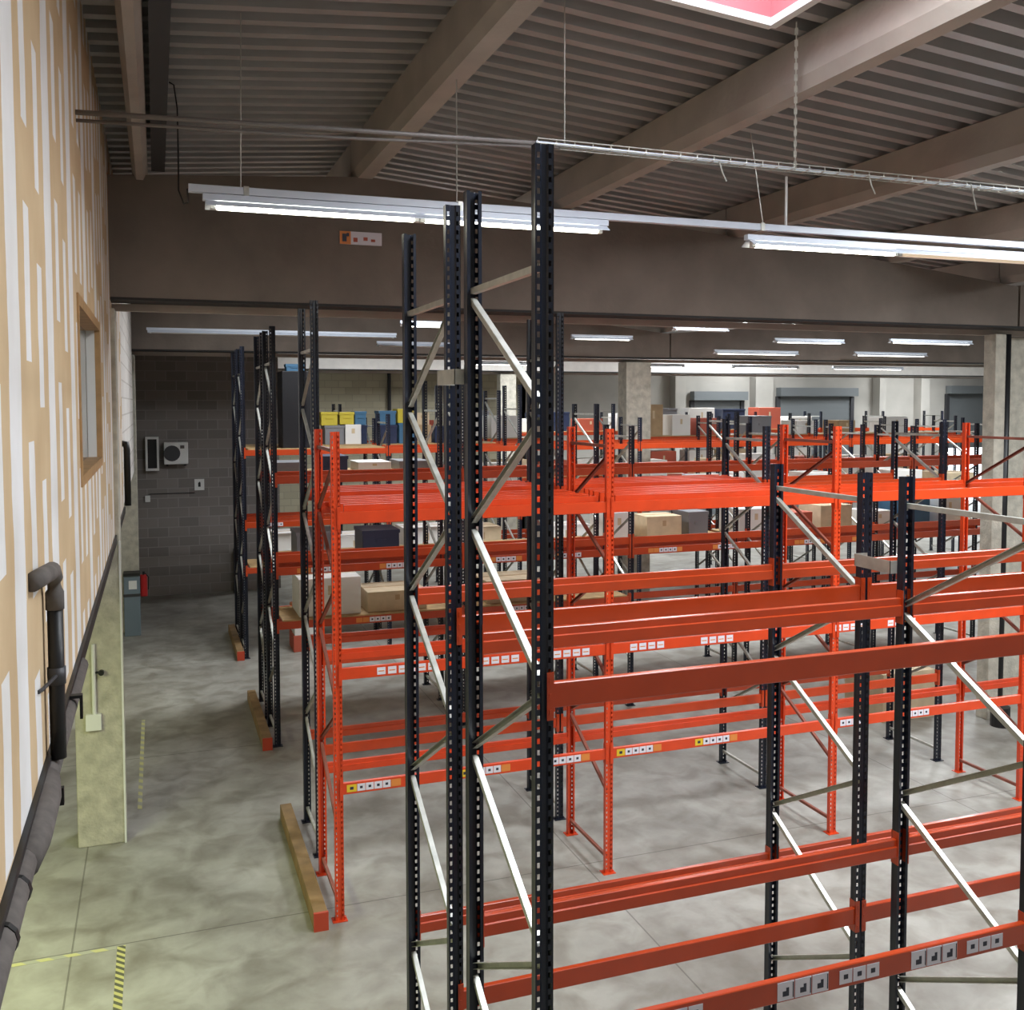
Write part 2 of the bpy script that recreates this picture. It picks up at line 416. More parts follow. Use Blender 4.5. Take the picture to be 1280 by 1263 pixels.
def plate_mesh(mk):
    key = ('plate', mk)
    if key not in _cache:
        _cache[key] = MB().box(-.07, .07, -.055, .055, 0, .007).box(-.062, -.05, -.01, .01, .007, .02).box(.05, .062, -.01, .01, .007, .02).mesh('foot_plate', M[mk])
    return _cache[key]
def brace_mesh(dy, dz, mk):
    key = ('brace', round(dy, 3), round(dz, 3), mk); fl = -1 if dy > 0 and abs(dz) > .1 else 1
    if key not in _cache:
        m = MB(); p, q = Vector((0, 0, 0)), Vector((0, dy, dz)); d = (q-p).normalized()
        r = Vector((1, 0, 0)); u = r.cross(d)
        w, h, t = .030, .029, .003          # open channel: web and two flanges
        def slab(cu, cr, hu, hr):
            n = len(m.v)
            for c in (p, q):
                for a, b in ((-1, -1), (1, -1), (1, 1), (-1, 1)): m.v.append(tuple(c+u*(cu+a*hu)+r*(cr+b*hr)))
            for f in ((0, 1, 2, 3), (7, 6, 5, 4), (0, 4, 5, 1), (1, 5, 6, 2), (2, 6, 7, 3), (3, 7, 4, 0)):
                m.f.append(tuple(n+i for i in f)); m.mi.append(0)
        slab(0, -w/2*fl, h/2, t/2); slab(h/2, 0, t/2, w/2); slab(-h/2, 0, t/2, w/2)
        _cache[key] = m.mesh('brace', M[mk])
    return _cache[key]
def beam_mesh(L, mk):
    key = ('beam', round(L, 3), mk)
    if key not in _cache:
        h, d = .112, .046
        a, b = -d/2, d/2
        poly = [(a, -h/2+.004), (a+.004, -h/2), (b-.004, -h/2), (b, -h/2+.004), (b, h/2-.046), (b-.011, h/2-.042), (b-.011, h/2-.003),
                (b-.014, h/2), (a+.004, h/2), (a, h/2-.004)]
        _cache[key] = MB().prism(poly, 'x', 0, L).mesh('beam', M[mk])
    return _cache[key]
def conn_mesh(mk, side):
    key = ('conn', mk, side)
    if key not in _cache:
        m = MB(); s = side
        x0, x1 = sorted((0, -s*.005)); m.box(x0, x1, -.03, .03, -.105, .105)
        x0, x1 = sorted((-s*.0, -s*.032)); m.box(x0, x1, -.034, -.0295, -.105, .105)
        for z in (-.07, 0, .07):
            x0, x1 = sorted((-s*.012, -s*.022)); m.box(x0, x1, -.037, -.034, z-.012, z+.012)
        _cache[key] = m.mesh('beam_connector', M[mk])
    return _cache[key]

def sticker(beam, x, kind, front=-.0245, h=.075, w=.085):
    """label stuck on a beam; x along the beam from its left end"""
    m = MB()
    y1 = front; y0 = front-.0016
    if kind == 'w':
        m.box(x, x+w, y0, y1, -h/2, h/2, 0); m.box(x+.025, x+w-.025, y0-.0006, y0, -.012, .012, 1); mats = [M['stk_white'], M['stk_black']]
    elif kind == 'p':
        m.box(x, x+w, y0, y1, -h/2, h/2, 0); m.box(x+.012, x+w-.012, y0-.0006, y0, -.006, .004, 1); mats = [M['stk_white'], M['stk_orange']]
    elif kind == 'y':
        m.box(x, x+w, y0, y1, -h/2, h/2, 0); m.box(x+.03, x+w-.03, y0-.0006, y0, -.014, .014, 1); mats = [M['stk_yellow'], M['stk_black']]
    elif kind == 'a':   # arrow label
        m.box(x, x+w, y0, y1, -h/2, h/2, 0)
        c = x+w/2
        for a, b, z0, z1 in ((c-.018, c+.018, -.026, .0), (c+.002, c+.018, .0, .016)): m.box(a, b, y0-.0006, y0, z0, z1, 1)
        m.box(x+w-.008, x+w-.002, y0-.0006, y0, -h/2+.008, h/2-.008, 1); mats = [M['stk_white'], M['stk_black']]
    else:
        m.box(x, x+w, y0, y1, -h/2, h/2, 0); mats = [M['stk_orange']]
    return m.build('label_sticker', mats, beam)

def rack(label, xs, heights, yf, yb, levels, postm='navy', beamm='beam', bracem='galv', outer='front', stick=None, top0=.53, group=None, skipbays=()):
    """one single-depth run of pallet racking. levels: per bay a list of (z_front, z_back)"""
    R = thing('pallet_rack', label, 'rack', (xs[0], (yf+yb)/2, 0), group)
    ox, oy = xs[0], (yf+yb)/2
    yo, yi = (yf, yb) if outer == 'front' else (yb, yf)
    posts = {}
    for i, (x, h) in enumerate(zip(xs, heights)):
        hf, hb = h if isinstance(h, tuple) else (h, h)
        for y, hh, rz in ((yf, hf, 0), (yb, hb, PI)):
            p = link('post', post_mesh(hh, postm), R, (x-ox, y-oy, .0), rz=rz)
            link('foot_plate', plate_mesh(postm), p, (0, 0, 0))
        H = min(hf, hb)
        z = H-top0 if H > 5.2 else H-.20
        side = 0                                            # 0: node on inner post
        def ypos(s):
            y = yi if s == 0 else yo
            return y + (.0 if abs(y-yf) < 1e-6 else 0)
        def add(ya, za, yb_, zb_):
            link('brace', brace_mesh(yb_-ya, zb_-za, bracem), R, (x-ox, ya-oy, za))
        add(ypos(0), z+.02, ypos(1), z+.02)                     # top tie
        if H <= 5.2:
            side = 1; z -= .03
        while z-.6 > .25:
            add(ypos(side), z-.03, ypos(1-side), z-.57); z -= .6; side = 1-side
        add(ypos(0), .16, ypos(1), .16)
        posts[i] = H
    for i in range(len(xs)-1):
        if i in skipbays: continue
        L = xs[i+1]-xs[i]-POST_W-.004
        lv = levels[i] if i < len(levels) else levels[-1]
        for zf, zb in lv:
            for y, z, fl in ((yf, zf, 1), (yb, zb, -1)):
                if z is None: continue
                b = link('beam', beam_mesh(L, beamm), R, (xs[i]+POST_W/2+.002-ox, y-oy, z))
                if fl < 0:
                    b.rotation_euler.z = PI; b.location.x += L
                link('beam_connector', conn_mesh(beamm, 1), b, (0, 0, 0))
                link('beam_connector', conn_mesh(beamm, -1), b, (L, 0, 0))
                if stick and fl > 0:
                    for (bi, zz, x0, seq) in stick:
                        if bi == i and abs(zz-z) < .01:
                            xx = x0-(xs[i]+POST_W/2)
                            for ch in seq:
                                if ch == ' ': xx += .06; continue
                                wd = {'w': .082, 'p': .105, 'y': .10, 'a': .10, 'o': .1}[ch]
                                sticker(b, xx, ch, w=wd-(.024 if ch == 'p' else .006), h=.092 if ch == 'a' else .07); xx += wd
    return R

def spacer(R, x, z, y0, y1, xw=.05):
    ox, oy = R.location.x, R.location.y
    MB().box(x-xw/2-ox-.0, x-xw/2-ox+.004, y0-oy, y1-oy, z-.04, z+.04).box(x-xw/2-ox, x+xw/2-ox, y0-oy, y0+.004-oy, z-.04, z+.04).box(x-xw/2-ox, x+xw/2-ox, y1-.004-oy, y1-oy, z-.04, z+.04).build('row_spacer', M['galv'], R)

YFF, YFB, YBF, YBB = 3.945, 4.92, 5.309, 6.285
rx = Xs[:3]
rA = rack('nearest pallet rack, tall navy posts and brown-red beams, labels on its lower front beam', rx, [6.0, 4.455, 4.455], YFF, YFB,
          [[(3.645, 3.645), (2.075, 2.115)]]*2, stick=[(0, 2.075, 2.76, 'aaa www'), (0, 2.075, 3.56, 'aaa www'), (0, 2.075, 1.75, 'aaa www')])
rB = rack('navy rack back to back behind the nearest one, beams on two levels, no labels', rx, [6.0, 4.455, 4.455], YBF, YBB,
          [[(3.66, 3.645), (1.485, 1.43)]]*2, outer='back')
for x, z in ((Xs[0], 5.05), (Xs[1], 3.89)):
    spacer(rA, x-.045, z, YFB+.027, YBF-.027, .10)

O0, O1, D0, D1 = 9.2, 10.19, 10.62, 11.56
xo = Xs[:5]
st = []
for b0, xa in ((0, 1.93), (0, 2.22), (0, 2.97), (0, 3.74), (1, 4.60), (1, 5.44), (2, 6.45+.72), (2, 7.9)): st.append((b0, 2.37, xa, 'pppp' if xa > 2.3 else 'ppp'))
for b0, xa in ((0, 1.63), (0, 2.75), (0, 3.62), (1, 4.45), (1, 5.38), (2, 7.26), (2, 8.2)): st.append((b0, 1.27, xa, 'ywwwwo' if b0 < 2 else 'wwww'))
rO = rack('bright orange pallet rack across the first aisle, white and yellow labels along its beams', xo, [4.65]*5, O0, O1,
          [[(3.845, 3.845), (2.37, 2.30), (1.27, 1.12)]]*4, postm='orange', beamm='orange', bracem='dullred', stick=st)
xd = [x+.035 for x in Xs[:4]]
rD = rack('navy pallet rack with red beams, back to back behind the orange rack', xd, [6.0, 5.95, (4.62, 4.70), 4.65], D0, D1,
          [[(3.845, 3.845), (2.15, 2.15), (1.16, 1.03)]]*3, outer='back')

R3 = (14.3, 15.25, 15.65, 16.6)
R4 = (19.5, 20.45, 20.85, 21.8)
x3 = Xs[:6]; x4 = Xs[:8]
st3 = [(b, 2.52, Xs[b]+.3, 'oowwwwo') for b in (0, 1, 2, 3)] + [(b, 2.52, Xs[b]+1.5, 'owwww') for b in (0, 1, 2, 3)] + [(0, 1.74, 2.7, 'oowwww'), (1, 1.74, 5.0, 'wwwww')]
r3a = rack('navy rack in the second aisle with a timber bumper at its left end, front half', x3, [6.0, 5.4, 4.55, 4.55, 4.5, 4.5], R3[0], R3[1],
           [[(3.83, 3.83), (2.70, 2.60), (2.52, None), (1.74, 1.70)], [(3.83, 3.83), (2.70, 2.6), (2.52, None), (1.74, 1.70)], [(3.83, 3.83), (2.70, 2.55), (2.52, None)]], stick=st3)
r3b = rack('navy rack joined to the back of the second aisle rack, half hidden behind it', x3, [6.0, 5.3, 4.9, 4.75, 4.5, 4.5], R3[2], R3[3],
           [[(3.75, 3.75), (2.40, 2.40), (1.5, 1.5)]], outer='back')
st4 = [(b, 2.58, Xs[b]+.4, 'wwww') for b in range(6)]
r4a = rack('navy rack one aisle deeper with pale orange top beam and a black wrapped load', x4, [6.0, 4.7, 5.3, 4.6, 4.6, 4.5, 4.5, 4.5], R4[0], R4[1],
           [[(3.97, 3.97), (2.58, 2.58), (1.70, 1.70)]], stick=st4)
r4b = rack('navy rack behind it carrying yellow and blue crates on the top level', x4, [6.0, 4.6, 5.2, 4.9, 4.6, 4.5, 4.5, 4.5], R4[2], R4[3],
           [[(3.97, 3.97), (2.5, 2.5), (1.5, 1.5)]], outer='back')
x5 = [4.4+BAY*i for i in range(3)] + [13.0+BAY*i for i in range(5)]
r5 = rack('low navy rack near the far columns with red beams and stacked cartons', x5, [4.9, 5.4, 4.9, 4.7, 4.6, 4.6, 4.5, 4.5], 25.2, 26.15,
          [[(3.9, 3.9), (2.6, 2.6), (1.3, 1.3)]], skipbays=(2,))
x6 = [9.0+BAY*i for i in range(8)]
r6 = rack('farthest navy rack in front of the roller doors', x6, [4.6]*8, 30.5, 31.45, [[(3.9, 3.9), (2.4, 2.4)]])

# timber bumpers on the floor at the rack ends
def bumper(x, y0, y1, label):
    t = thing('rack_bumper', label, 'bumper', (x, y0, 0), 'timber bumpers at the rack ends')
    L = y1-y0
    MB().box(-.065, .065, .012, L, 0, .17).build('timber', M['bumperwood'], t, bevel=.006)
    MB().box(-.068, .068, 0, .03, 0, .175).build('painted_end', M['redend'], t)
bumper(1.36, 9.05, 11.75, 'nearest of the three timber floor bumpers, beside the orange rack foot')
bumper(1.40, 14.15, 16.7, 'middle timber floor bumper at the end of the second aisle rack')
bumper(1.44, 19.35, 21.9, 'farthest timber floor bumper, close to the grey block wall')

# spare beams stored flat on the top level of the orange rack
sup_z = 3.845-.028
beam_words = ['front edge', 'second from the front', 'third from the front', 'third from the back', 'second from the back', 'back edge']
for b in (0, 1):
    for half, (ya, yb, RR) in enumerate(((O0, O1, rO), (D0, D1, rD))):
        for k in range(4):
            x = Xs[b]+.35+k*.7
            MB().box(x-.02-RR.location.x, x+.02-RR.location.x, ya-.02-RR.location.y, yb+.02-RR.location.y, sup_z, sup_z+.03).build('support_bar', M['galv'], RR)
        for k in range(6):
            y = ya+.075+k*(yb-ya-.15)/5
            o = link('spare_beam', beam_mesh(2.6, 'orange'), None, (Xs[b]+.1+random.uniform(-.03, .03), y, sup_z+.03+.0565))
            tag(o, 'spare orange beam lying flat on the top of the %s, %s bay, %s' % (('orange rack', 'navy rack behind the orange one')[half], ('left', 'middle')[b], beam_words[k]), 'beam', 'spare beams stored on the top level')

# ------------------------------------------------------------------ loads on the racks
def carton(x, y, z, sx, sy, sz, mk, label, kind='carton', group='goods on the rack levels'):
    m = MB().box(-sx/2, sx/2, -sy/2, sy/2, 0, sz)
    cat = 'box'
    t = m.build(kind, M[mk], None, bevel=.008, loc=(x, y, z))
    if 'crate' in kind: cat = 'crate'
    if kind == 'wrapped_load': cat = 'load'
    tag(t, label, cat, group)
    if kind == 'carton' :
        MB().box(-sx/2+.01, sx/2-.01, -.03, .03, sz, sz+.002).box(-.035, .035, -sy/2-.002, -sy/2, sz*.55, sz*.8).build('packing_tape', M['cardlight' if mk != 'cardlight' else 'card'], t)
    elif 'crate' in kind:
        MB().box(-sx/2-.012, sx/2+.012, -sy/2-.012, sy/2+.012, sz-.05, sz+.004).box(-.08, .08, -sy/2-.014, -sy/2, sz*.5, sz*.62).build('rim', M[mk], t)
    return t
def deckboard(R, x0, x1, y0, y1, z):
    MB().box(x0-R.location.x, x1-R.location.x, y0-R.location.y, y1-R.location.y, z, z+.02).build('shelf_board', M['pine'], R)
BH = .056
# top of the fourth run
z4 = 3.97+BH
deckboard(r4b, 1.65, 7.1, 20.83, 21.82, z4); deckboard(r4a, 1.65, 4.3, 19.48, 20.47, z4); z4 += .02
carton(2.60, 20.0, z4, .58, .8, 1.5, 'blackfilm', 'tall load wrapped in black film on the top level at the left', 'wrapped_load')
carton(2.6, 20.0, z4+1.502, .35, .3, .14, 'bluecrate', 'small blue crate sitting on the black wrapped load', 'plastic_crate')
yy = 21.25
lower = [(3.55, .4, .40, 'greycrate', 'plastic_crate', 'grey crate under the leftmost yellow crates'), (3.95, .34, .42, 'whitecarton', 'carton', 'white carton beside the grey crate on the crate shelf'),
         (4.72, .36, .40, 'navycrate', 'plastic_crate', 'dark navy crate under the blue crate'), (5.12, .34, .44, 'bluecrate', 'plastic_crate', 'blue crate on the lower tier beside the navy crate'),
         (5.5, .34, .40, 'card', 'carton', 'brown carton right of the lower blue crate'), (5.95, .4, .36, 'navycrate', 'plastic_crate', 'dark crate at the right end of the crate shelf')]
upper = [(3.45, .34, .28, 'yellowcrate', 'plastic_crate', 'leftmost of the yellow crates on the high shelf'), (3.82, .3, .26, 'yellowcrate', 'plastic_crate', 'second yellow crate from the left on the high shelf'),
         (4.70, .36, .30, 'bluecrate', 'plastic_crate', 'blue crate standing between yellow goods on the high shelf'), (5.10, .34, .30, 'yellowcrate', 'plastic_crate', 'pale yellow crate right of the blue crate'),
         (5.48, .3, .26, 'cardlight', 'carton', 'buff carton right of the yellow crates')]
for x, sx, sz, mk, kd, lb in lower: carton(x, yy, z4, sx, .5, sz, mk, lb, kd)
carton(4.12, yy, z4, .26, .45, .40, 'navycrate', 'narrow dark crate left of the middle frame on the crate shelf', 'plastic_crate')
carton(4.12, yy, z4+.406, .24, .4, .29, 'bluecrate', 'narrow blue crate right of the two leftmost yellow crates', 'plastic_crate')
hts = {3.45: .40+.004, 3.82: .42+.002, 4.70: .404, 5.10: .444, 5.48: .402}
for x, sx, sz, mk, kd, lb in upper: carton(x, yy, z4+hts[x], sx, .45, sz, mk, lb, kd)
# middle levels of the second aisle rack
z = 1.74+BH
deckboard(r3a, 1.65, 7.1, 14.28, 15.27, z); z += .02
carton(2.35, 14.8, z, .9, .8, .55, 'whitecarton', 'white carton on the label level of the second aisle rack, leftmost')
carton(3.35, 14.8, z, .9, .8, .30, 'cardlight', 'low buff carton right of the leftmost white carton')
carton(5.3, 14.8, z, 1.1, .8, .35, 'cardlight', 'buff carton seen through the brace of the tall navy frame')
z = 2.40+BH
deckboard(r3b, 1.65, 9.9, 15.63, 16.62, z); z += .02
carton(2.4, 16.1, z, .7, .7, .4, 'greycrate', 'grey crate behind the leftmost navy frame', 'plastic_crate')
carton(3.4, 16.1, z, .6, .7, .38, 'navycrate', 'navy crate beside the grey crate in the second aisle', 'plastic_crate')
carton(4.9, 16.1, z, .5, .7, .45, 'whitecarton', 'white carton between the two tall navy frames')
carton(7.7, 16.1, z, .6, .6, .5, 'whitecarton', 'white carton under the red beams right of the second orange post')
carton(8.6, 16.1, z, .7, .6, .4, 'cardlight', 'buff carton right of the white carton under the red beams')
carton(9.3, 16.1, z, .4, .6, .45, 'greycrate', 'grey crate at the end of the buff cartons', 'plastic_crate')
z = 2.52+BH
z = 1.70+BH
deckboard(r4a, 1.65, 9.9, 19.48, 20.47, z); z += .02
carton(2.6, 20, z, 1.0, .8, .6, 'whitecarton', 'white carton low behind the red frame of the orange rack')
carton(3.7, 20, z, .8, .8, .5, 'whitecarton', 'wide white carton seen beside the first orange post')
carton(5.2, 20, z, 1.0, .8, .6, 'whitecarton', 'white carton left of the tall navy frame, low level')
carton(6.4, 20, z, .8, .8, .55, 'cardlight', 'buff carton behind the tall navy frame, low level')
carton(8.3, 20, z, 1.2, .8, .5, 'whitecarton', 'white carton low down right of the second orange post')
# floor goods by the left ends
carton(2.75, 20.0, 0, .55, .7, .32, 'redcarton', 'red carton on the floor behind the leftmost navy frames')
carton(2.75, 20.0, .322, .5, .65, .30, 'whitecarton', 'white carton stacked on the red floor carton')
carton(2.75, 20.0, .624, .52, .66, .26, 'stk_orange', 'orange carton topmost on the white floor carton')
# deeper rack
z = 3.9+BH
deckboard(r5, 4.45, 9.9, 25.18, 26.17, z); deckboard(r5, 13.05, 24, 25.18, 26.17, z); z += .02
i = 0
w5 = ['white carton on the deep rack left of the square column, nearest the tall navy post', 'wide white carton on the deep rack, seen above the second orange post', 'red carton high on the deep rack left of the square column',
      'stack of brown cartons right of the square column', 'white carton beside the brown stack right of the square column', 'red carton high on the deep rack, right of the brown stack',
      'grey crate on the deep rack in front of the left roller door', 'white carton in front of the middle roller door', 'small brown carton right of the middle roller door', 'white carton high near the right round column']
for x, sx, sz, mk in ((7.9, .7, .75, 'whitecarton'), (8.9, .8, .6, 'whitecarton'), (6.6, .6, .5, 'redcarton'), (13.4, .6, .9, 'card'), (14.3, .6, .6, 'whitecarton'), (15.2, .7, .5, 'redcarton'),
                      (17.0, .7, .55, 'greycrate'), (18.6, .7, .4, 'whitecarton'), (20.1, .6, .4, 'card'), (22.0, .8, .5, 'whitecarton')):
    carton(x, 25.7, z, sx, .8, sz, mk, w5[i], 'plastic_crate' if mk == 'greycrate' else 'carton'); i += 1
z = 2.6+BH
deckboard(r5, 4.45, 9.9, 25.18, 26.17, z); deckboard(r5, 13.05, 24, 25.18, 26.17, z); z += .02
i = 0
w5 = ['white carton on the deep rack, level below the white pair, left', 'wide white carton on the deep rack, level below the white pair, right', 'white carton beside the square column under the red carton',
      'pale carton behind the short navy posts, left', 'white carton behind the short navy posts, middle', 'red carton behind the short navy posts, right', 'white carton low in the deep rack near the right column', 'brown carton low in the deep rack near the right column']
for x, sx, sz, mk in ((7.8, .9, .7, 'whitecarton'), (8.95, .8, .6, 'whitecarton'), (13.5, .7, .6, 'whitecarton'), (15.6, .8, .6, 'cardlight'), (17.1, .8, .7, 'whitecarton'), (18.7, .8, .6, 'redcarton'), (20.6, .9, .6, 'whitecarton'), (22.3, .8, .6, 'card')):
    carton(x, 25.7, z, sx, .8, sz, mk, w5[i]); i += 1
# white goods right of the middle bays of run four
z = 2.58+BH
deckboard(r4a, 9.95, 21.1, 19.48, 20.47, z); z += .02
w4 = ['white carton right of the third orange post, upper level', 'orange carton right of the third orange post', 'white carton above the pale galvanised tie at the right', 'red carton above the pale galvanised tie at the right',
      'white carton left of the right round column', 'pale carton farthest right on the fourth run']
for i, (x, sx, sz, mk) in enumerate(((12.0, .9, .6, 'whitecarton'), (13.3, .8, .4, 'stk_orange'), (14.9, .8, .6, 'whitecarton'), (16.0, .8, .5, 'redcarton'), (17.4, .9, .6, 'whitecarton'), (19.0, 1.0, .5, 'cardlight'))):
    carton(x, 20, z, sx, .8, sz, mk, w4[i])

rnd = random.Random(3)
words = {'whitecarton': 'white carton', 'card': 'brown carton', 'cardlight': 'buff carton', 'redcarton': 'red carton', 'greycrate': 'grey crate', 'navycrate': 'navy crate', 'bluecrate': 'blue crate'}
ordn = ['first', 'second', 'third', 'fourth', 'fifth', 'sixth', 'seventh', 'eighth', 'ninth', 'tenth']
def fill(R, spans, y, y0, y1, zb, where, mks, hmax, n):
    z = zb+BH
    for a, b in spans: deckboard(R, a, b, y0, y1, z)
    k = 0
    for a, b in spans:
        m = max(2, round(n*(b-a)/sum(q-p for p, q in spans))); step = (b-a)/m
        for i in range(m):
            if k > 9: break
            mk = mks[k % len(mks)]; sx = step*rnd.uniform(.6, .85)
            carton(a+step*(i+.5), y, z+.02, sx, .7, rnd.uniform(.5, 1)*hmax, mk, '%s on the %s, %s from the left there' % (words[mk], where, ordn[k]), 'plastic_crate' if 'crate' in mk else 'carton'); k += 1
fill(r4b, [(10.05, 12.75), (12.9, 15.5), (15.7, 18.3)], 21.3, 20.83, 21.82, 2.5, 'rack behind the pale top beam', ['whitecarton', 'redcarton', 'cardlight', 'whitecarton', 'navycrate'], .7, 8)
fill(r6, [(9.1, 11.7), (11.9, 14.5), (14.7, 17.3), (17.5, 20.1), (20.3, 22.9)], 31, 30.48, 31.47, 3.9, "farthest rack's top level", ['greycrate', 'whitecarton', 'navycrate', 'redcarton', 'whitecarton'], .8, 10)
fill(r6, [(9.1, 11.7), (11.9, 14.5), (14.7, 17.3), (17.5, 20.1), (20.3, 22.9)], 31, 30.48, 31.47, 2.4, "farthest rack's lower level", ['whitecarton', 'cardlight', 'redcarton'], .8, 10)
fill(r3b, [(10.05, 12.75), (12.9, 15.5)], 16.1, 15.63, 16.62, 2.4, 'second aisle rack past third orange post', ['whitecarton', 'redcarton', 'cardlight', 'whitecarton', 'bluecrate'], .6, 6)
fill(r3b, [(1.65, 4.3)], 16.1, 15.63, 16.62, 3.75, "second aisle rack's left top level", ['greycrate', 'navycrate', 'whitecarton'], .28, 4)
# ------------------------------------------------------------------ ceiling lights
def batten(x0, x1, y, z, label, on='tubeon', n=2, wires=(), big=True, group='fluorescent battens', zr=None):
    t = thing('ceiling_light', label, 'light', (x0, y, z), group)
    L = x1-x0
    MB().box(-.0, L, -.035, .035, .035, .085).build('housing', M['rail'], t, bevel=.004)
    # reflector: two sloping wings
    MB().prism([(-.03, .033), (-.10, -.01), (-.10, -.016), (-.028, .027)], 'x', .02, L-.02).prism([(.03, .033), (.10, -.01), (.10, -.016), (.028, .027)], 'x', .02, L-.02).build('reflector', M['rail'], t)
    for k in range(n):
        a = .05+k*(L-.1)/n; b = .05+(k+1)*(L-.1)/n
        mk = on[k] if isinstance(on, (list, tuple)) else on
        MB().tube([(a+.05, 0, -.012), (b-.05, 0, -.012)], .019, 10).build('tube', M[mk], t, smooth=True)
        for c in (a+.025, b-.025): MB().cbox((c, 0, .0), (.04, .05, .06)).build('lamp_holder', M['white'], t)
    return t
LY = 7.9
batten(.36, 3.72, LY, 6.41, 'long lit fluorescent batten hanging left, in front of the concrete girder', ['tubeon', 'tubeon'])
batten(5.12, 8.55, LY, 6.37, 'lit fluorescent batten hanging at upper right below the roof', ['tubeon', 'tubeoff'])
rl = thing('light_rail', 'pale blue-white trunking rail carrying the near battens across the hall', 'rail', (.26, LY, 6.5))
MB().prism([(-.03, 0), (.03, 0), (.03, .055), (.022, .06), (-.022, .06), (-.03, .055)], 'x', 0, 11.2).build('trunking', M['rail'], rl)
for i, x in enumerate((.4, 2.1, 5.0, 8.2)): MB().box(x, x+.04, -.036, .036, -.006, .066).build('hanger_clip', M['galv'], rl)
far = [(-.15, 4.9, 21.0, 6.34, 'tubedead', 'two long unlit strips across the dark rear girder at far left'), (4.4, 5.3, 18.5, 6.40, 'tubedim', 'short lit batten seen left of the tallest navy posts'),
       (8.95, 10.5, 20.9, 6.40, 'tubedim', 'lit batten seen just right of the tallest navy post'), (4.6, 6.3, 21.6, 6.20, 'tubedead', 'dim strip below the short lit batten, left of the tall posts'),
       (13.3, 15.8, 21.9, 6.18, 'tubedim', 'lit batten above the middle roller door with a bright end'), (13.9, 15.9, 20.2, 6.38, 'tubedim', 'lit batten higher and slightly right of the one over the middle roller door'),
       (17.6, 20.0, 21.9, 6.2, 'tubedim', 'lower lit batten left of the right concrete column'), (17.3, 19.9, 20.2, 6.43, 'tubedim', 'upper lit batten left of the right concrete column'),
       (10.2, 11.5, 18.4, 6.45, 'tubedead', 'unlit strip over the square column')]
for x0, x1, y, z, on, lb in far: batten(x0, x1, y, z, lb, on, 1)
far2 = [(14.2, 16.2, 28.5, 6.1, 'lit batten beyond the rear girder, left of the square column'), (18.0, 20.6, 28.5, 6.1, 'lit batten beyond the rear girder, right of the square column'),
        (22.0, 25.0, 28.5, 6.1, 'lit batten beyond the rear girder, above the middle roller door'), (9.0, 11.0, 28.5, 6.1, 'lit batten beyond the rear girder, behind the tallest posts')]
for x0, x1, y, z, lb in far2: batten(x0, x1, y, z, lb, 'tubedim', 1)

# suspension wires and chains
def wire(p, q, label, r=.005, mk='galv', name='hanging_wire'):
    p, q = Vector(p), Vector(q)
    o = MB().tube([p-p, q-p], r, 6).build(name, M[mk], None, loc=tuple(p)); tag(o, label, 'wire', 'suspension wires'); return o
RT = 6.562
wire((.66, LY, roofz(.66)), (.64, LY, RT), 'thin wire holding the left end of the near batten')
wire((2.36, LY, 7.556), (2.36, LY, RT), 'thin wire dropping from the first roof beam to the near light rail')
wire((2.94, 7.0, roofz(2.94)), (2.94, 7.0, 6.842), 'thin wire from the roof to the top of the cable tray')
wire((5.16, LY, 7.378), (5.30, LY, RT), 'thin slanting wire left of the thick chain')
ch = MB()
a, b = Vector((4.66, 6.53, roofz(4.66))), Vector((5.0, 7.0, 6.832))
d = (b-a).normalized(); Ln = (b-a).length; k = 0; t = 0.
while t < Ln-.02:
    p = a+d*t-a; q = a+d*min(t+.05, Ln)-a
    ch.bar(p, q, .026 if k % 2 else .009, .009 if k % 2 else .026); t += .043; k += 1
o = ch.build('suspension_chain', M['galv'], None, loc=tuple(a)); tag(o, 'thick pale chain hanging from the skylight corner to the cable tray', 'chain')
wire((5.55, LY, RT+.45), (5.55, LY, RT), 'short pale drop rod between cable tray and light rail', .012, 'white', 'drop_rod')

# conduit and wire cable tray
cp = MB().tube([(-.46, 6.98, 6.77), (1.2, 7.0, 6.82), (2.9, 7.0, 6.855)], .017, 10).tube([(-.46, 7.04, 6.735), (1.2, 7.05, 6.775), (2.9, 7.0, 6.835)], .012, 8).build('conduit_pipe', M['conduit'], None, smooth=True)
tag(cp, 'grey twin conduit running from the boarded wall under the roof', 'pipe')
ty = 7.0
tr = thing('cable_tray', 'silver wire cable tray crossing the hall under the roof', 'cable tray', (2.7, ty, 6.84))
m = MB()
for dy, dz in ((-.06, 0), (0, 0), (.06, 0), (-.06, .035), (.06, .035)): m.tube([(0, dy, dz), (10, dy, dz-.05)], .0045, 5)
for k in range(66):
    x = k*.15; dz = -.005*x; m.tube([(x, -.06, .035+dz), (x, -.06, dz), (x, .06, dz), (x, .06, .035+dz)], .004, 4)
m.build('wire_basket', M['galv'], tr)
MB().tube([(0, -.02, .014), (3, .01, .014-.015), (6, -.02, .014-.03), (10, 0, .014-.05)], .012, 6).build('cable', M['rail'], tr)
MB().tube([(0, .03, .014), (3, .02, .014-.015), (6, .03, .014-.03), (10, .02, .014-.05)], .009, 6).build('cable', M['black'], tr)
for x in (1.55, 3.0, 4.1):
    MB().tube([(x, -.05, 0), (x+.03, -.05, -.09), (x+.07, -.05, -.16 if x < 4 else -.22)], .006, 5).build('cable_tail', M['galv'], tr)
# loose black cable by the steel member
cb = MB().tube([(.16, 9.3, 7.72), (.2, 9.3, 7.70), (.225, 9.3, 7.5), (.225, 9.25, 7.1), (.22, 9.1, 6.75), (.25, 8.8, 6.58), (.27, 8.3, 6.50), (.255, 7.95, 6.53)], .007, 6).build('loose_cable', M['black'], None, smooth=True)
tag(cb, 'loose black cable looping down from the steel member to the near batten', 'cable')

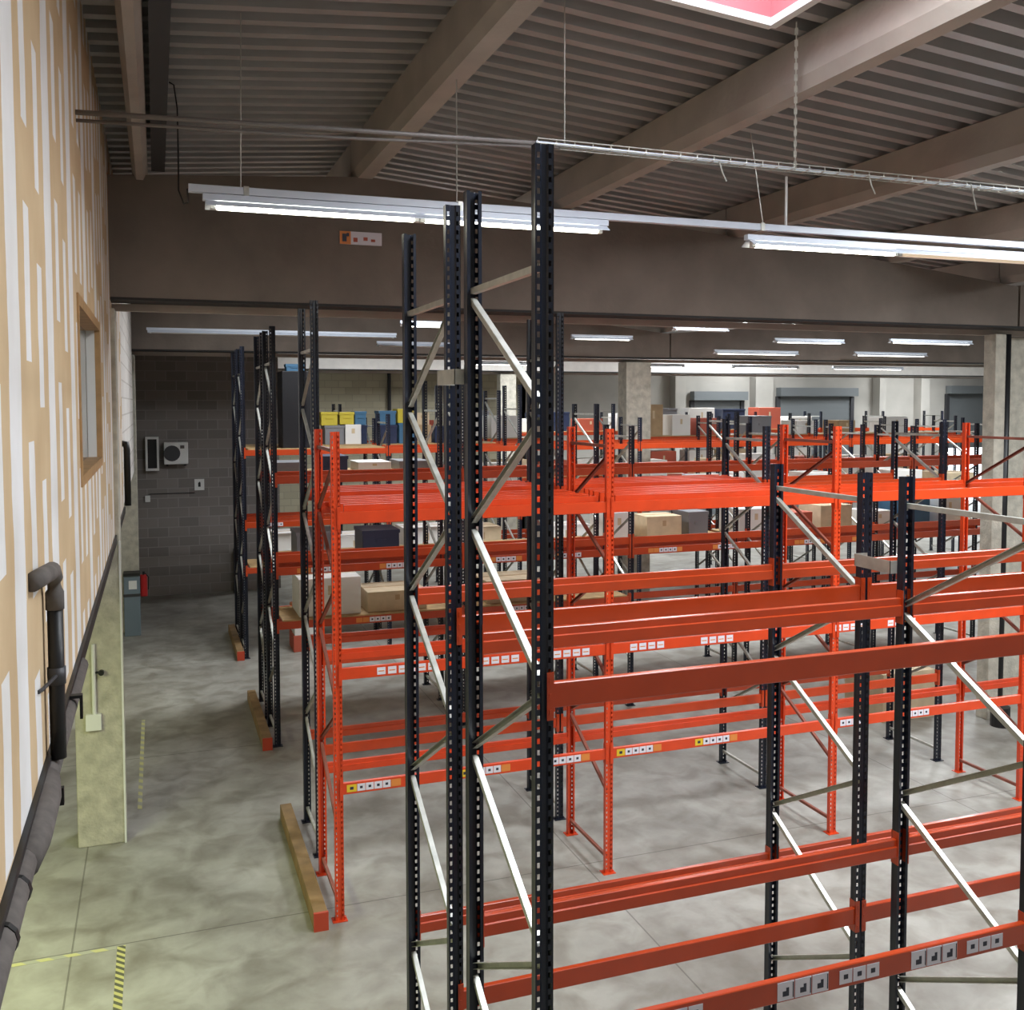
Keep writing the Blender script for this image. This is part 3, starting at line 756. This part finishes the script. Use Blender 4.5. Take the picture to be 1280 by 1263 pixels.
# skylight
sx0, sx1, sy0, sy1 = SK
zt = 8.5
sk = MB()
za, zb_ = roofz(sx0)-.03, roofz(sx1)-.03
sk.quad([(sx0, sy0, za), (sx0, sy1, za), (sx0, sy1, zt), (sx0, sy0, zt)]); sk.quad([(sx1, sy0, zb_), (sx1, sy1, zb_), (sx1, sy1, zt), (sx1, sy0, zt)])
sk.quad([(sx0, sy0, za), (sx1, sy0, zb_), (sx1, sy0, zt), (sx0, sy0, zt)]); sk.quad([(sx0, sy1, za), (sx1, sy1, zb_), (sx1, sy1, zt), (sx0, sy1, zt)])
w = struct(sk.build('window_2', M['pinkcurb']))
so = w.modifiers.new('curb', 'SOLIDIFY'); so.thickness = .03; so.offset = 0
fr = MB()
for (xa, ya, xb, yb) in ((sx0, sy0, sx1, sy0), (sx0, sy1, sx1, sy1), (sx0, sy0, sx0, sy1), (sx1, sy0, sx1, sy1)):
    fr.bar((xa, ya, roofz(xa)-.02), (xb, yb, roofz(xb)-.02), .07, .06)
fr.build('skylight_frame', M['white'], w)
dm = mat('skylight_dome', (.9, .92, .95), .5)
nt = dm.node_tree; bs = nt.nodes['Principled BSDF']; bs.inputs['Transmission Weight'].default_value = 0
tl = nt.nodes.new('ShaderNodeBsdfTranslucent'); tl.inputs['Color'].default_value = (.95, .97, 1, 1)
nt.links.new(tl.outputs[0], nt.nodes['Material Output'].inputs['Surface'])
MB().box(sx0-.03, sx1+.03, sy0-.03, sy1+.03, zt, zt+.02).build('skylight_dome', dm, w)
bx = MB().box(5.02, 5.16, 5.55, 5.75, 7.78, 7.80).build('junction_box', M['white']); bx.location = (0, 0, 0)
bx.data.transform(Matrix.Translation((-.06, 0, -.03)))
tag(bx, 'small white box on the roof right of the skylight', 'junction box')

# ------------------------------------------------------------------ left wall fittings
XP = XW+.045
DY = 4.42
dp = thing('drain_pipe', 'thick black drain pipe elbowing out of the boarded wall', 'pipe', (XP, DY, ZB))
el = [(XW+.012-XP, -.46, .79), (-.012, -.38, .795), (0, -.26, .79), (0, -.10, .775), (0, -.03, .735), (0, 0, .67), (0, 0, .60)]
MB().tube(el, .036, 14).build('elbow', M['darkgrey'], dp, smooth=True)
MB().tube([(0, 0, .62), (0, 0, -.02)], .031, 14).build('pipe', M['black'], dp, smooth=True)
MB().tube([(0, 0, .36), (0, 0, .29)], .036, 14).build('coupling', M['darksteel'], dp, smooth=True)
MB().tube([(0, -.03, .33), (-.03, -.22, .33), (XW+.003-XP, -.26, .33)], .008, 6).build('wall_clip', M['darksteel'], dp)
fp = thing('insulated_pipe', 'grey foam wrapped pipe along the bottom edge of the boarded wall', 'pipe', (-.447, 0, ZB-.078))
MB().tube([(0, 1.2, -.02), (0, 3.2, -.0), (.0, 3.78, .01)], .05, 12).build('pipe_wrap', M['darkgrey'], fp, smooth=True)
MB().tube([(0, 3.55, -.0), (.02, 3.75, .005), (.02, 4.1, .01), (0, 4.3, .01)], .058, 12).build('branch_fitting', M['darkgrey'], fp, smooth=True)
MB().tube([(0, 4.2, .01), (0, 4.7, .01), (0, 6.2, .0)], .05, 12).build('pipe_wrap', M['darkgrey'], fp, smooth=True)
for yk in (3.05, 3.35, 3.62, 4.05): MB().tube([(0, yk, -.0), (0.004, yk+.02, -.0)], .053 if yk < 3.5 else .0605, 12).build('tie_band', M['black'], fp)
for yb in (5.3,):
    MB().box(-.03, .075, yb, yb+.04, .055, .07).box(.062, .075, yb, yb+.04, -.05, .055).build('pipe_bracket', M['black'], fp)
MB().box(.05, .068, 4.3, 4.33, -.10, -.03).build('drip_spout', M['black'], fp)
d2 = MB().tube([(XW+.003, 14.72, 4.36), (XW+.05, 14.7, 4.36), (XW+.06, 14.7, 4.28), (XW+.06, 14.7, 3.5)], .045, 10).build('drain_pipe', M['black'], None, smooth=True)
tag(d2, 'slim black drain pipe at the far end of the boarded wall', 'pipe')
# fittings on the first pillar
cd = thing('power_conduit', 'white conduit with a black knob on the near left column', 'conduit', (-.70, 11.66, 1.5))
MB().tube([(0, 0, 0), (0, 0, .78)], .022, 8).build('tube', M['white'], cd)
MB().box(-.09, .07, -.03, .03, -.18, .0).build('box', M['white'], cd, bevel=.005)
MB().tube([(.08, 0, .46), (.08, -.05, .46)], .03, 10).build('knob', M['black'], cd)
MB().box(0, .06, -.01, .015, .45, .47).build('bracket', M['black'], cd)
struct(MB().box(-.418, -.398, 11.678, 11.70, 0, 3.4).build('trim_13', M['white']))
cg = MB().box(-.46, -.39, 0, .02, .0, .9).build('skip', M['galv']); bpy.data.objects.remove(cg)
# grey-blue cabinet and fire extinguisher on the second pillar
cbn = thing('switch_cabinet', 'blue-grey floor cabinet with a white panel on the far left column', 'cabinet', (-.55, 22.38, 0))
MB().box(-.16, .16, -.16, .18, .0, 1.28).build('body', M['bluegrey'], cbn, bevel=.01)
MB().box(-.165, .165, -.18, .18, 1.28, 1.34).build('lid', M['black'], cbn)
MB().box(-.06, .10, -.17, -.158, 1.0, 1.18).build('panel', M['white'], cbn)
MB().box(-.17, .17, -.17, -.158, .84, .9).build('handle_bar', M['darksteel'], cbn)
ex = thing('fire_extinguisher', 'red fire extinguisher hung beside the blue-grey cabinet', 'fire extinguisher', (-.32, 22.9, .72))
MB().tube([(0, 0, 0), (0, 0, .02), (0, 0, .42), (0, 0, .47)], .075, 12).build('cylinder', M['red'], ex, smooth=True)
MB().tube([(0, 0, .47), (0, 0, .54)], .025, 8).build('valve', M['black'], ex)
MB().tube([(.03, -.03, .5), (.1, -.06, .42), (.09, -.07, .15)], .012, 6).build('hose', M['black'], ex)
MB().box(-.09, -.07, -.02, .02, .1, .3).build('bracket', M['darksteel'], ex)
# on the block wall
YB = 26.75
ac = thing('air_conditioner', 'white outdoor air conditioning unit on the grey block wall', 'air conditioner', (.46, YB-.17, 3.38))
MB().box(-.29, .29, -.15, .15, 0, .56).build('body', M['white'], ac, bevel=.02)
fan = MB(); n = 20
fan.tube([(-.1, -.149, .28), (-.1, -.165, .28)], .2, 20); fan.build('fan_grille', M['darksteel'], ac)
MB().box(-.25, -.19, .0, .17, -.05, -.001).box(.19, .25, 0, .17, -.05, -.001).build('bracket', M['darksteel'], ac)
MB().box(.1, .2, -.158, -.149, .4, .48).build('badge', M['darkgrey'], ac)
vt = thing('wall_vent', 'white framed black vent left of the air conditioning unit', 'vent', (-.1, YB-.2, 3.22))
f = MB().box(-.17, -.12, 0, .2, 0, .86).box(.10, .15, 0, .2, 0, .86).box(-.12, .10, 0, .2, 0, .06).box(-.12, .10, 0, .2, .80, .86); f.build('frame', M['white'], vt)
MB().box(-.12, .10, .06, .19, .06, .80).build('opening', M['black'], vt)
sg = thing('wall_sign', 'small white sign with a dark figure on the grey block wall', 'sign', (1.02, YB-.012, 2.68))
MB().box(-.12, .12, -.008, .01, 0, .29).build('plate', M['white'], sg)
MB().box(-.03, .03, -.012, -.0085, .09, .2).box(-.012, .02, -.012, -.0085, .2, .22).build('pictogram', M['black'], sg)
sb = tag(MB().box(-.06, .06, -.05, 0, 0, .16).build('socket_box', M['white'], None, loc=(-.24, YB-.001, 2.42)), 'small white socket box low on the grey block wall', 'socket')
cl = MB().tube([(-.2, YB-.02, 2.62), (.9, YB-.02, 2.62)], .012, 6).build('wall_conduit', M['darksteel'], None); tag(cl, 'thin dark conduit line across the grey block wall', 'conduit')
mt = MB().tube([(0, 0, 0), (0, 0, 1.15)], .16, 12).build('rubber_roll', M['black'], None, loc=(1.98, 26.5, 0), smooth=False); tag(mt, 'black roll standing against the grey block wall beside the racks', 'roll')
# girder tag
gs = thing('girder_sign', 'small orange and white sign on the dark concrete girder', 'sign', (2.31, 11.692, 6.78))
MB().box(-.25, .25, -.008, .004, 0, .15).build('plate', M['stk_white'], gs)
MB().box(-.25, -.12, -.012, -.0085, 0, .15).build('orange_field', M['stk_orange'], gs)
MB().box(-.22, -.17, -.0145, -.0125, .03, .12).box(-.17, -.14, -.0145, -.0125, .09, .13).build('symbol', M['stk_black'], gs)
MB().box(-.09, -.04, -.010, -.0085, .03, .08).box(.03, .08, -.010, -.0085, .05, .09).box(.12, .17, -.010, -.0085, .04, .07).build('print', M['redcarton'], gs)
# rainwater pipe right of the right column
pp = MB().tube([(12.46, 11.95, 0.02), (12.46, 11.95, 5.97)], .075, 10).build('rainwater_pipe', M['black'], None, smooth=True); tag(pp, 'black rainwater pipe beside the right concrete column', 'pipe')
bk = tag(MB().tube([(0, 0, 0), (0, 0, .02), (0, 0, .3)], .14, 14).build('waste_bin', M['black'], None, loc=(12.0, 11.45, .0)), 'small black bin on the floor at the foot of the right column', 'bin')
# pale pallets of goods at the foot of the right column
cbx = carton(10.9, 12.6, 0, 1.0, .9, .75, 'cardlight', 'pale cardboard load on the floor left of the right column', 'carton')
# thin dark pipe in front of the buff wall
pq = MB().tube([(8.1, 35.9, 0), (8.1, 35.9, 6.2)], .07, 8).build('wall_pipe', M['black'], None); tag(pq, 'thin dark vertical pipe on the buff block wall', 'pipe')
# floor tapes
tp = MB().box(-.42, -.35, 7.6, 9.42, .0, .002).build('hazard_tape', M['hazard']); tag(tp, 'yellow and black hazard tape on the floor at lower left', 'tape')
tp = MB().box(-1.9, -.43, 9.38, 9.43, .0, .002).build('floor_tape', M['worntape']); tag(tp, 'worn dashed yellow tape crossing the floor toward the wall', 'tape')
tp = MB().box(-.30, -.25, 12.6, 16.2, .0, .002).build('floor_tape', M['worntape']); tag(tp, 'faded tape line on the floor behind the near left column', 'tape')

# ------------------------------------------------------------------ light
def area(name, loc, sx, sy, power, col=(1, 1, 1), rot=(0, 0, 0)):
    l = bpy.data.lights.new(name, 'AREA'); l.shape = 'RECTANGLE'; l.size = sx; l.size_y = sy; l.energy = power; l.color = col
    o = bpy.data.objects.new(name, l); COL.objects.link(o); o.location = loc; o.rotation_euler = rot; return o
DAY = (.90, .95, 1.0)
# daylight through the skylight in view; the other roof lamps are added fill
area('skylight_and_fill_lamp', ((sx0+sx1)/2, (sy0+sy1)/2, 8.45), sx1-sx0-.1, sy1-sy0-.1, 22, DAY)
for x, y, p in ((9.2, 5.4, 480), (3.85, 3.55, 190), (2.0, -1.6, 28), (15.5, 6.0, 420), (3.7, 17, 230), (10, 17, 300), (17, 17, 350), (12, 30, 380), (20, 30.5, 520), (29, 28, 500), (28, 17, 350), (33, 34.5, 260), (24, 34.8, 260), (6, 30, 120)):  # fill lamps added under the roof sheet, no skylights built above them
    area('skylight_and_fill_lamp', (x, y, roofz(x)-.06), 1.9, 1.9, p, DAY)
# fluorescent light under the mezzanine
area('mezzanine_lamp', (-2.2, 8.2, 3.1), .3, 3, 90, (.90, 1.0, .50))
area('mezzanine_lamp', (-2.6, 17, 3.1), .3, 3, 40, (1.0, 1.0, .7))
w = bpy.data.worlds.new('sky'); S.world = w; w.use_nodes = True
w.node_tree.nodes['Background'].inputs['Color'].default_value = (.85, .92, 1, 1)
w.node_tree.nodes['Background'].inputs['Strength'].default_value = 2.5

# ------------------------------------------------------------------ camera
cam = bpy.data.cameras.new('camera'); co = bpy.data.objects.new('camera', cam); COL.objects.link(co)
cam.sensor_width = 36; cam.sensor_fit = 'HORIZONTAL'; cam.lens = 1237.19/1280*36
cam.shift_y = (568.3-631.5)/1280
cam.clip_start = .05; cam.clip_end = 200
co.matrix_world = Matrix.Translation((0, 0, 4.9105)) @ (Matrix.Rotation(math.radians(-19.763), 4, 'Z') @ Matrix.Rotation(math.radians(90-2.952), 4, 'X') @ Matrix.Rotation(math.radians(-.077), 4, 'Z'))
S.camera = co
vs = S.view_settings
vs.view_transform = 'Standard'; vs.look = 'None'; vs.gamma = 1; vs.use_curve_mapping = False; vs.exposure = 0.75
